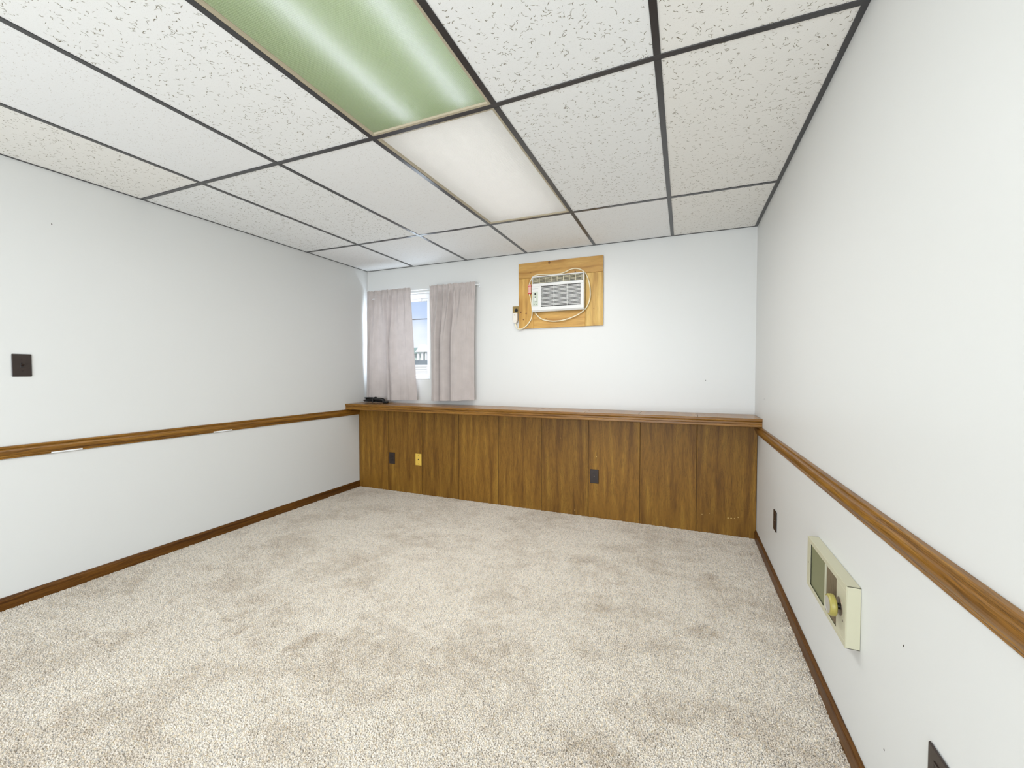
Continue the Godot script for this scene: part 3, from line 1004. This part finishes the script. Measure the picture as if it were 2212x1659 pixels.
	var xy := [[1.898, 1.716], [1.93, 1.676], [1.961, 1.657], [1.997, 1.646], [2.063, 1.636], [2.148, 1.639], [2.231, 1.661], [2.303, 1.695], [2.355, 1.743], [2.379, 1.807], [2.381, 1.872], [2.373, 1.938], [2.354, 2.0], [2.325, 2.042], [2.292, 2.064], [2.249, 2.074], [2.205, 2.068], [2.161, 2.051], [2.111, 2.041], [2.041, 2.043], [1.96, 2.049], [1.908, 2.049], [1.874, 2.037], [1.848, 2.001], [1.836, 1.962], [1.838, 1.923], [1.84, 1.883], [1.851, 1.833], [1.862, 1.763], [1.864, 1.714], [1.854, 1.665], [1.825, 1.622], [1.788, 1.591], [1.755, 1.58], [1.723, 1.586], [1.71, 1.607], [1.704, 1.632]]
	var path := []
	for i in xy.size():
		var z := 0.028
		if i == 0:
			z = 0.045
		if i >= 5 and i <= 9:
			z = 0.040 - 0.002 * (i - 5)
		path.append(Vector3(xy[i][0], xy[i][1], z) - ac.position)
	st = begin()
	tube(st, smooth_path(path, 5), 0.0052, 8)
	var cord := part("power_cord", st, mat.cord_cream, ac)
	cord.set_meta("label", "cream cord looped around the unit")
	st = begin()
	bevel_box(st, Vector3(1.829, 1.888, 0.024) - ac.position, Vector3(1.856, 1.972, 0.0355) - ac.position, 0.003)
	part("warning_tag", st, plain(Color(0.86, 0.66, 0.62), 0.5), cord)
	st = begin()
	box(st, Vector3(1.8288, 1.953, 0.024) - ac.position, Vector3(1.8562, 1.958, 0.0357) - ac.position)
	part("red_band", st, mat.red, cord)
	st = begin()
	box(st, Vector3(1.8288, 1.888, 0.024) - ac.position, Vector3(1.8562, 1.897, 0.0357) - ac.position)
	part("red_band", st, mat.red, cord)
	# the plug body tapers to the cord
	st = begin()
	bevel_box(st, Vector3(1.683, 1.652, 0.0075) - ac.position, Vector3(1.726, 1.727, 0.046) - ac.position, 0.004)
	sweep(st, [Vector2(-0.019, 0.0), Vector2(-0.01, -0.016), Vector2(0.01, -0.016), Vector2(0.019, 0.0)], Vector3(1.7045, 1.653, 0.012) - ac.position, Vector3(1.7045, 1.653, 0.042) - ac.position, Vector3.RIGHT, Vector3.UP)
	part("plug", st, mat.plug, cord)
	st = begin()
	lathe(st, [Vector2(0, 0.0012), Vector2(0.004, 0.0012), Vector2(0.005, 0)], Vector3(1.702, 1.707, 0.046) - ac.position, Vector3.BACK, 12)
	part("test_button", st, plain(Color(0.6, 0.6, 0.56), 0.5), cord)

# ------------------------------------------------------------------ wall plates
# built facing +z with its back at z = 0, then turned
func plate(called: String, label: String, category: String, at: Vector3, turn: float, kind: String, m: Material, group := "") -> void:
	var o := thing(called, label, category, at, group)
	o.rotation.y = turn
	var st := begin()
	# a domed plate: narrow upright rim and a wide bevel
	var hw := 0.035
	var hh := 0.057
	bevel_box(st, Vector3(-hw, -hh, 0), Vector3(hw, hh, 0.0055), 0.004)
	part("cover_plate", st, m, o)
	var dark: Material = mat.brown_dark
	if kind == "outlet":
		for s in [-1.0, 1.0]:
			st = begin()
			var k := []
			for a in 24:
				var q := Vector2(cos(TAU * a / 24), sin(TAU * a / 24)) * 0.0172
				k.append(Vector2(q.x, clampf(q.y, -0.0138, 0.0138)))
			sweep(st, k, Vector3(0, s * 0.0193, 0.0055), Vector3(0, s * 0.0193, 0.0072), Vector3.RIGHT, Vector3.UP)
			var face := part("receptacle", st, m, o)
			st = begin()
			box(st, Vector3(-0.0075, s * 0.0193, 0.0072), Vector3(-0.0053, s * 0.0193 + 0.008, 0.0074))
			box(st, Vector3(0.0053, s * 0.0193, 0.0072), Vector3(0.0075, s * 0.0193 + 0.0065, 0.0074))
			lathe(st, [Vector2(0, 0.0002), Vector2(0.0026, 0.0002), Vector2(0.0027, 0)], Vector3(0, s * 0.0193 - 0.0075, 0.0072), Vector3.BACK, 10)
			part("slots", st, mat.black, face)
		st = begin()
		lathe(st, [Vector2(0, 0.0012), Vector2(0.0026, 0.001), Vector2(0.0032, 0)], Vector3(0, 0, 0.0055), Vector3.BACK, 12)
		part("screw", st, mat.screw, o)
	elif kind == "switch":
		st = begin()
		bevel_box(st, Vector3(-0.0055, -0.012, 0.0055), Vector3(0.0055, 0.012, 0.0068), 0.0006)
		part("toggle_slot", st, dark, o)
		st = begin()
		sweep(st, [Vector2(0.0, -0.005), Vector2(0.0, 0.005), Vector2(0.013, 0.0105), Vector2(0.015, 0.0085), Vector2(0.0145, 0.005)], Vector3(-0.0042, 0, 0.0062), Vector3(0.0042, 0, 0.0062), Vector3.BACK, Vector3.UP)
		part("toggle", st, m, o)
		for s in [-1.0, 1.0]:
			st = begin()
			lathe(st, [Vector2(0, 0.0012), Vector2(0.0026, 0.001), Vector2(0.0032, 0)], Vector3(0, s * 0.030, 0.0055), Vector3.BACK, 12)
			part("screw", st, m, o)
	else:
		st = begin()
		lathe(st, [Vector2(0, 0.0006), Vector2(0.0052, 0.0006), Vector2(0.0062, 0)], Vector3(0, 0, 0.0055), Vector3.BACK, 14)
		part("cable_hole", st, mat.black, o)
		for s in [-1.0, 1.0]:
			st = begin()
			lathe(st, [Vector2(0, 0.001), Vector2(0.003, 0.0008), Vector2(0.0038, 0)], Vector3(0, s * 0.0415, 0.0055), Vector3.BACK, 12)
			part("screw", st, mat.olive_plate, o)

func build_plates() -> void:
	plate("wall_outlet", "dark brown outlet on the panelling nearest the left corner", "outlet", Vector3(0.4255, 0.3345, PANEL_Z + 0.0006), 0.0, "outlet", mat.brown_plate, "brown outlets")
	plate("cable_plate", "yellow cable plate with a centre hole on the panelling", "wall plate", Vector3(0.741, 0.3445, PANEL_Z + 0.0006), 0.0, "cable", mat.ivory_plate)
	plate("wall_outlet", "dark brown outlet in the middle of the panelling", "outlet", Vector3(2.4495, 0.345, PANEL_Z + 0.0006), 0.0, "outlet", mat.brown_plate, "brown outlets")
	plate("light_switch", "dark brown toggle switch on the left wall", "switch", Vector3(0.0006, 1.2245, 2.519), PI / 2.0, "switch", mat.brown_plate)
	plate("wall_outlet", "dark brown outlet on the right wall beyond the heater", "outlet", Vector3(W - 0.0006, 0.353, 0.805), -PI / 2.0, "outlet", mat.brown_plate, "brown outlets")
	plate("wall_outlet", "dark brown outlet cut off at the bottom right edge", "outlet", Vector3(W - 0.0006, 0.362, 2.434), -PI / 2.0, "outlet", mat.brown_plate, "brown outlets")

# ------------------------------------------------------------------ wall heater
func build_heater() -> void:
	var z0 := 1.608
	var z1 := 2.022
	var y0 := 0.370
	var y1 := 0.557
	var d := 0.036
	var o := Vector3(W - 0.0006, y0, z0)
	var root := thing("wall_heater", "cream metal wall heater with a knob on the right wall", "heater", o)
	# local: out = -x, along = z, up = y
	var at := func(out: float, y: float, z: float) -> Vector3:
		return Vector3(-out, y - y0, z - z0)
	var bb := func(st: SurfaceTool, a: Vector3, b: Vector3, bev: float) -> void:
		bevel_box(st, Vector3(minf(a.x, b.x), minf(a.y, b.y), minf(a.z, b.z)), Vector3(maxf(a.x, b.x), maxf(a.y, b.y), maxf(a.z, b.z)), bev)
	var ox0 := 1.648
	var ox1 := 1.940
	var oy0 := 0.387
	var oy1 := 0.540
	var st := begin()
	# hollow box: four sides and a face frame round the opening
	bb.call(st, at.call(0.0, y0, z0), at.call(d - 0.002, y0 + 0.003, z1), 0.0008)
	bb.call(st, at.call(0.0, y1 - 0.003, z0), at.call(d - 0.002, y1, z1), 0.0008)
	bb.call(st, at.call(0.0, y0, z0), at.call(d - 0.002, y1, z0 + 0.003), 0.0008)
	bb.call(st, at.call(0.0, y0, z1 - 0.003), at.call(d - 0.002, y1, z1), 0.0008)
	part("casing", st, mat.heater, root)
	st = begin()
	bb.call(st, at.call(d - 0.002, y0, z0), at.call(d, oy0, z1), 0.0008)
	bb.call(st, at.call(d - 0.002, oy1, z0), at.call(d, y1, z1), 0.0008)
	bb.call(st, at.call(d - 0.002, oy0, z0), at.call(d, oy1, ox0), 0.0008)
	bb.call(st, at.call(d - 0.002, oy0, ox1), at.call(d, oy1, z1), 0.0008)
	part("face_frame", st, mat.heater, root)
	st = begin()
	bb.call(st, at.call(d - 0.006, oy0, 1.822), at.call(d + 0.0004, oy1, 1.827), 0.0008)
	part("divider", st, mat.heater, root)
	st = begin()
	bb.call(st, at.call(d - 0.008, oy0 - 0.003, ox0 - 0.003), at.call(d - 0.005, oy1 + 0.003, 1.822), 0.0008)
	part("screen", st, mat.heater_mesh, root)
	# the dark back of the open half and its upright fins
	st = begin()
	bb.call(st, at.call(0.001, oy0 - 0.003, 1.827), at.call(0.004, oy1 + 0.003, ox1 + 0.003), 0.0008)
	part("element_tray", st, mat.heater_fin, root)
	for k in 14:
		var z := 1.833 + 0.0078 * k
		st = begin()
		bb.call(st, at.call(d - 0.0075, oy0, z - 0.0014), at.call(d - 0.003, oy1, z + 0.0014), 0.0004)
		part("fin", st, mat.heater_fin, root)
	for p in [[0.46, 1.624], [0.44, 1.998]]:
		st = begin()
		lathe(st, [Vector2(0, 0.0014), Vector2(0.003, 0.001), Vector2(0.0038, 0)], at.call(d, p[0], p[1]), Vector3.LEFT, 12)
		part("screw", st, mat.screw, root)
	# thermostat knob on a dark collar
	var kc := Vector3(-d, 0.470 - y0, 1.970 - z0)
	st = begin()
	lathe(st, [Vector2(0, 0.002), Vector2(0.026, 0.002), Vector2(0.027, 0)], kc, Vector3.LEFT, 28)
	var collar := part("knob_collar", st, plain(Color(0.5, 0.45, 0.38), 0.3, 0.5, 0.7), root)
	st = begin()
	lathe(st, [Vector2(0.009, 0.0), Vector2(0.009, 0.016)], kc, Vector3.LEFT, 16)
	part("stem", st, mat.black, collar)
	st = begin()
	var prof := [Vector2(0, 0.012), Vector2(0.028, 0.012), Vector2(0.0315, 0.0145), Vector2(0.0325, 0.019), Vector2(0.0315, 0.027), Vector2(0.029, 0.0305), Vector2(0.025, 0.0312)]
	lathe(st, prof, kc, Vector3.LEFT, 36)
	var knob := part("knob", st, mat.knob, root)
	st = begin()
	lathe(st, [Vector2(0.025, 0.0312), Vector2(0.024, 0.0302), Vector2(0.0, 0.0305)], kc, Vector3.LEFT, 36)
	part("knob_face", st, mat.knob_face, knob)

# ------------------------------------------------------------------ small things
func build_small() -> void:
	var coil := thing("cable_coil", "coiled glossy black cable lying on the ledge corner", "cable", Vector3(0.225, LEDGE_Y + 0.0008, 0.152))
	var st := begin()
	var pts := []
	for k in 112:
		var a := TAU * k / 16.0
		var turn := k / 16.0
		var rx := 0.115 + 0.016 * sin(turn * 2.3)
		var rz := 0.030 + 0.006 * cos(turn * 1.7)
		var y := 0.007 + 0.0052 * turn + 0.010 * (1.0 + sin(a * 0.5 + turn * 1.9)) * 0.5
		var pinch := 1.0 - 0.45 * exp(-pow(cos(a) * 3.0, 2.0))
		pts.append(Vector3(cos(a) * rx - 0.02 + 0.008 * sin(turn * 5.0), maxf(y, 0.0065), sin(a) * rz * pinch + 0.004 * cos(turn * 3.0)))
	tube(st, smooth_path(pts, 2), 0.0056, 8)
	part("loops", st, plain(Color(0.035, 0.035, 0.04), 0.18), coil)
	st = begin()
	bevel_box(st, Vector3(0.095, 0.0, -0.014), Vector3(0.15, 0.022, 0.014), 0.004)
	part("connector", st, plain(Color(0.04, 0.04, 0.045), 0.3), coil)
	st = begin()
	tube(st, smooth_path([Vector3(-0.012, 0.005, 0.036), Vector3(-0.014, 0.034, 0.034), Vector3(-0.01, 0.056, 0.016), Vector3(-0.006, 0.056, -0.016), Vector3(-0.008, 0.02, -0.032)], 4), 0.0042, 8)
	part("tie", st, plain(Color(0.06, 0.06, 0.065), 0.35), coil)
	# old nail holes in the painted walls
	for h in [["wall_left", Vector3(0, 1.977, 2.394), Vector3.RIGHT], ["wall_right", Vector3(W, 0.542, 2.273), Vector3.LEFT], ["wall_right", Vector3(W, 0.217, 2.187), Vector3.LEFT], ["wall_right", Vector3(W, 1.016, 0.386), Vector3.LEFT], ["wall_back", Vector3(3.27, 1.13, 0), Vector3.BACK], ["wall_back", Vector3(0.95, 0.955, 0), Vector3.BACK]]:
		st = begin()
		lathe(st, [Vector2(0, 0.0008), Vector2(0.0022, 0.0006), Vector2(0.003, 0.0)], h[1], h[2], 8)
		part("nail_hole", st, plain(Color(0.3, 0.28, 0.26), 0.8), get_node(h[0]))

# ------------------------------------------------------------------ carpet pile
func build_carpet() -> void:
	# a roundish patch of tufts, each a short twisted strand that leans and tapers, with a tone of its own
	var step := 0.0042
	var side := 8
	var r := RandomNumberGenerator.new()
	r.seed = 404
	var st := begin()
	var rings := [[0.0, 0.0024, 0.0], [0.0042, 0.0028, 0.0003], [0.0068, 0.0019, 0.0011]]
	var k := 4
	for tz in side:
		for tx in side:
			var o := Vector3((tx + r.randf() - side / 2.0) * step, 0, (tz + r.randf() - side / 2.0) * step)
			if o.length() > side * step * 0.56:
				continue
			var turn := r.randf() * TAU
			var tilt := r.randfn(0.0, 0.25)
			var ba := Basis(Vector3.UP, turn) * Basis(Vector3.RIGHT, tilt) * Basis.from_scale(Vector3(1, r.randf_range(0.75, 1.2), 1) * r.randf_range(0.9, 1.2))
			var tone := clampf(1.0 + r.randfn(0.0, 0.08), 0.75, 1.2)
			if r.randf() < 0.07:
				tone *= 0.7
			var hue := r.randfn(0.0, 0.03)
			st.set_color(Color(tone * (1.0 + hue), tone, tone * (1.0 - hue * 1.6)))
			var ring := []
			for i in rings.size():
				var row := []
				for a in k:
					var t := TAU * a / k + i * 0.5
					row.append(o + ba * Vector3(cos(t) * rings[i][1] + rings[i][2], rings[i][0], sin(t) * rings[i][1] + rings[i][2] * 0.6))
				ring.append(row)
			for i in rings.size() - 1:
				for a in k:
					var b := (a + 1) % k
					var v := [ring[i][a], ring[i + 1][a], ring[i + 1][b], ring[i][b]]
					var n := []
					for p in v:
						n.append((Vector3(p.x - o.x, 0, p.z - o.z).normalized() + Vector3(0, 0.5, 0)).normalized())
					smooth_quad(st, v, n)
			for a in range(1, k - 1):
				tri(st, ring[2][0], ring[2][a], ring[2][a + 1], Vector3.UP)
	var m := StandardMaterial3D.new()
	m.vertex_color_use_as_albedo = true
	m.roughness = 0.95
	m.metallic_specular = 0.15
	var mesh := st.commit()
	mesh.surface_set_material(0, m)
	var size := step * 6.0
	var nx := int(ceil((W - 0.028) / size))
	var nz := int(3.2 / size)
	var fit := (W - 0.028) / (nx * size)
	var broad := noise(FastNoiseLite.TYPE_SIMPLEX_SMOOTH, 1.5, 8, 4)
	var mid := noise(FastNoiseLite.TYPE_SIMPLEX_SMOOTH, 6.0, 9, 4)
	var grit := noise(FastNoiseLite.TYPE_SIMPLEX_SMOOTH, 22.0, 19, 3)
	# trodden and soiled spots: x, z, half length, half width, turn, strength
	var spots := [[1.593, 2.204, 0.085, 0.03, 1.29, 1.15], [2.555, 0.949, 0.102, 0.045, 0.39, 0.8], [3.273, 0.932, 0.095, 0.045, -1.44, 0.85], [3.201, 1.467, 0.07, 0.05, 0.0, 0.8], [3.04, 1.644, 0.09, 0.07, 0.3, 0.55], [3.087, 1.984, 0.1, 0.06, 0.2, 0.7], [3.191, 1.951, 0.12, 0.05, 0.4, 0.6], [2.862, 2.242, 0.12, 0.06, -0.2, 0.8], [0.627, 0.92, 0.1, 0.05, -0.5, 0.6], [0.758, 0.682, 0.14, 0.04, 0.0, 0.6], [1.702, 0.932, 0.1, 0.05, 0.0, 0.5], [2.022, 0.843, 0.08, 0.04, 0.0, 0.5], [1.115, 0.717, 0.08, 0.05, 0.0, 0.6], [2.73, 0.674, 0.16, 0.05, 0.3, 0.55], [3.135, 0.694, 0.1, 0.04, 0.2, 0.4], [3.52, 1.222, 0.14, 0.05, 0.3, 0.5], [1.245, 2.256, 0.07, 0.03, 1.29, 0.7], [1.126, 2.2, 0.08, 0.04, 1.13, 0.6], [1.947, 2.352, 0.08, 0.06, 0.0, 0.45], [1.945, 2.586, 0.12, 0.08, 0.0, 0.5], [3.369, 1.977, 0.1, 0.08, 0.0, 0.6], [0.786, 2.6, 0.2, 0.08, 1.2, 0.5], [1.322, 2.682, 0.2, 0.07, 1.2, 0.5], [0.835, 1.75, 0.14, 0.05, 1.2, 0.45], [2.503, 1.521, 0.16, 0.05, 0.2, 0.35], [2.966, 1.416, 0.16, 0.04, 0.3, 0.4]]
	var count := nx * nz
	var buffer := PackedFloat32Array()
	buffer.resize(count * 16)
	var light := Color(0.81, 0.74, 0.65)
	var soiled := Color(0.47, 0.38, 0.29)
	var at := 0
	for j in nz:
		for i in nx:
			var x := 0.014 + (i + 0.5) * size * fit
			var z := PANEL_Z + 0.002 + (j + 0.5) * size
			var c2 := mid.get_noise_2d(x, z * 1.3)
			var dirt := clampf(0.2 + 0.8 * broad.get_noise_2d(x, z) + 0.6 * c2, 0.0, 1.0) * 0.55
			for s in spots:
				var dx: float = x - s[0]
				var dz: float = z - s[1]
				if absf(dx) < 0.35 and absf(dz) < 0.35:
					var u: float = (dx * cos(s[4]) - dz * sin(s[4])) / s[2]
					var v: float = (dx * sin(s[4]) + dz * cos(s[4])) / s[3]
					var q: float = u * u + v * v + 1.1 * c2 + 0.9 * grit.get_noise_2d(x + 5.0, z)
					if q < 2.2:
						dirt = maxf(dirt, 0.78 * s[5] * (1.0 - smoothstep(0.0, 2.2, q)) * (0.75 + 0.6 * grit.get_noise_2d(x, z)))
			var c := light.lerp(soiled, clampf(dirt + r.randfn(0.0, 0.07), 0.0, 1.0))
			var ba := Basis(Vector3.UP, r.randf() * TAU) * Basis.from_scale(Vector3(1.0 if r.randf() < 0.5 else -1.0, r.randf_range(0.9, 1.1), 1.0))
			buffer[at] = ba.x.x; buffer[at + 1] = ba.y.x; buffer[at + 2] = ba.z.x; buffer[at + 3] = x + r.randf_range(-0.003, 0.003)
			buffer[at + 4] = ba.x.y; buffer[at + 5] = ba.y.y; buffer[at + 6] = ba.z.y; buffer[at + 7] = 0.0
			buffer[at + 8] = ba.x.z; buffer[at + 9] = ba.y.z; buffer[at + 10] = ba.z.z; buffer[at + 11] = z + r.randf_range(-0.003, 0.003)
			buffer[at + 12] = c.r; buffer[at + 13] = c.g; buffer[at + 14] = c.b; buffer[at + 15] = 1.0
			at += 16
	var mm := MultiMesh.new()
	mm.transform_format = MultiMesh.TRANSFORM_3D
	mm.use_colors = true
	mm.mesh = mesh
	mm.instance_count = count
	mm.buffer = buffer
	var o := MultiMeshInstance3D.new()
	o.name = "carpet_pile"
	o.multimesh = mm
	o.set_meta("kind", "stuff")
	o.set_meta("label", "beige cut-pile carpet with worn brownish patches")
	o.set_meta("category", "carpet")
	add_child(o)

# ------------------------------------------------------------------ outside the window
func build_outside() -> void:
	var st := begin()
	box(st, Vector3(-90, -0.6, -110), Vector3(60, -0.3, -0.16))
	wall("ground_outside", st, plain(Color(0.38, 0.4, 0.3), 0.95), "ground outside the window")
	# white board fence close by
	var fence := thing("board_fence", "white horizontal board fence seen low in the window gap", "fence", Vector3(-9, -0.3, -8))
	for k in 22:
		st = begin()
		bevel_box(st, Vector3(0, 0.02 + k * 0.079, 0), Vector3(11, 0.02 + k * 0.079 + 0.070, 0.02), 0.004)
		part("board", st, mat.white_trim, fence)
	for k in 6:
		st = begin()
		bevel_box(st, Vector3(0.3 + k * 2.0, 0, -0.09), Vector3(0.39 + k * 2.0, 1.74, -0.001), 0.004)
		part("post", st, mat.white_trim, fence)
	# low shed with a dark roof behind it
	var shed := thing("garden_shed", "low shed with a dark grey roof beyond the white fence", "shed", Vector3(-24, -0.3, -30))
	st = begin()
	box(st, Vector3(0, 0, 0), Vector3(13, 2.0, 4.6))
	part("walls", st, plain(Color(0.6, 0.66, 0.63), 0.7), shed)
	st = begin()
	sweep(st, [Vector2(-0.3, 2.0), Vector2(4.9, 2.0), Vector2(4.9, 2.12), Vector2(2.3, 2.62), Vector2(-0.3, 2.12)], Vector3(-0.3, 0, 0), Vector3(13.3, 0, 0), Vector3.BACK, Vector3.UP)
	part("roof", st, plain(Color(0.28, 0.34, 0.34), 0.7), shed)
	# house with a green roof and a white gabled porch
	var house := thing("house", "pale green house with a white gabled porch beyond the window", "house", Vector3(-42, -0.3, -53))
	st = begin()
	box(st, Vector3(0, 0, 0), Vector3(20, 4.2, 7.0))
	part("walls", st, plain(Color(0.74, 0.82, 0.79), 0.7), house)
	st = begin()
	sweep(st, [Vector2(-0.5, 4.2), Vector2(7.5, 4.2), Vector2(7.5, 4.35), Vector2(3.5, 5.3), Vector2(-0.5, 4.35)], Vector3(-0.5, 0, 0), Vector3(20.5, 0, 0), Vector3.BACK, Vector3.UP)
	part("roof", st, plain(Color(0.42, 0.55, 0.5), 0.7), house)
	for k in 6:
		st = begin()
		bevel_box(st, Vector3(1.2 + k * 3.2, 1.6, 7.0), Vector3(2.3 + k * 3.2, 3.2, 7.06), 0.02)
		part("window_panel", st, plain(Color(0.3, 0.42, 0.45), 0.2), house)
	st = begin()
	var px := 42.0 - 30.0
	sweep(st, [Vector2(-0.95, 4.35), Vector2(0.95, 4.35), Vector2(0.0, 5.45)], Vector3(px, 0, 7.6), Vector3(px, 0, 9.0), Vector3.RIGHT, Vector3.UP)
	part("gable", st, mat.white_trim, house)
	for s in [-0.65, 0.0, 0.65]:
		st = begin()
		bevel_box(st, Vector3(px + s - 0.14, 0, 8.5), Vector3(px + s + 0.14, 4.35, 8.78), 0.02)
		part("porch_post", st, mat.white_trim, house)
	# wooded rise on the skyline
	var lump := noise(FastNoiseLite.TYPE_SIMPLEX_SMOOTH, 0.12, 50, 4)
	var grid := []
	for a in 25:
		var row := []
		for b in 121:
			var x := -110.0 + b * 1.0
			var e := sin(PI * a / 24.0)
			row.append(Vector3(x, -0.4 + e * (6.6 + 1.5 * lump.get_noise_2d(x, 0.0)) + e * 1.1 * lump.get_noise_2d(x * 4.0, a * 3.0), -98.0 + a * 1.0))
		grid.append(row)
	st = begin()
	sheet(st, grid, 0, 24)
	wall("hill_outside", st, plain(Color(0.46, 0.55, 0.47), 0.95), "grey-green wooded hill on the skyline")
	st = begin()
	var w := []
	for k in 25:
		var t := k / 24.0
		w.append(Vector3(lerpf(-24, 12, t), 3.95 - 1.3 * 4.0 * t * (1.0 - t) * 0.3 - 0.03 * (t - 0.5), -12.0))
	tube(st, w, 0.022, 6)
	single("utility_wire", st, plain(Color(0.12, 0.12, 0.13), 0.6), "dark overhead wire crossing the sky in the window gap", "wire")

func _ready() -> void:
	rng.seed = 1234
	set_view()
	make_materials()
	build_shell()
	build_ceiling()
	build_lamp(1, "lit warm white fluorescent ceiling panel nearer the window wall", Color(0.93, 0.93, 0.92), Color(0.9, 0.9, 0.89), Color(1.0, 0.99, 0.98), 0.62, 0.068, [-0.18, -0.06, 0.06, 0.18], Color(0.99, 0.98, 0.975), 1.55)
	build_lamp(2, "greenish fluorescent ceiling panel nearer the camera with soft bright bands", Color(0.70, 0.735, 0.64), Color(0.52, 0.66, 0.05), Color(0.9, 0.92, 1.0), 2.1, 0.058, [-0.08, 0.185], Color(0.97, 1.0, 0.99), 1.05)
	build_ledge()
	build_trim()
	build_window()
	build_curtains()
	build_air_conditioner()
	build_plates()
	build_heater()
	build_small()
	build_outside()
	build_carpet()
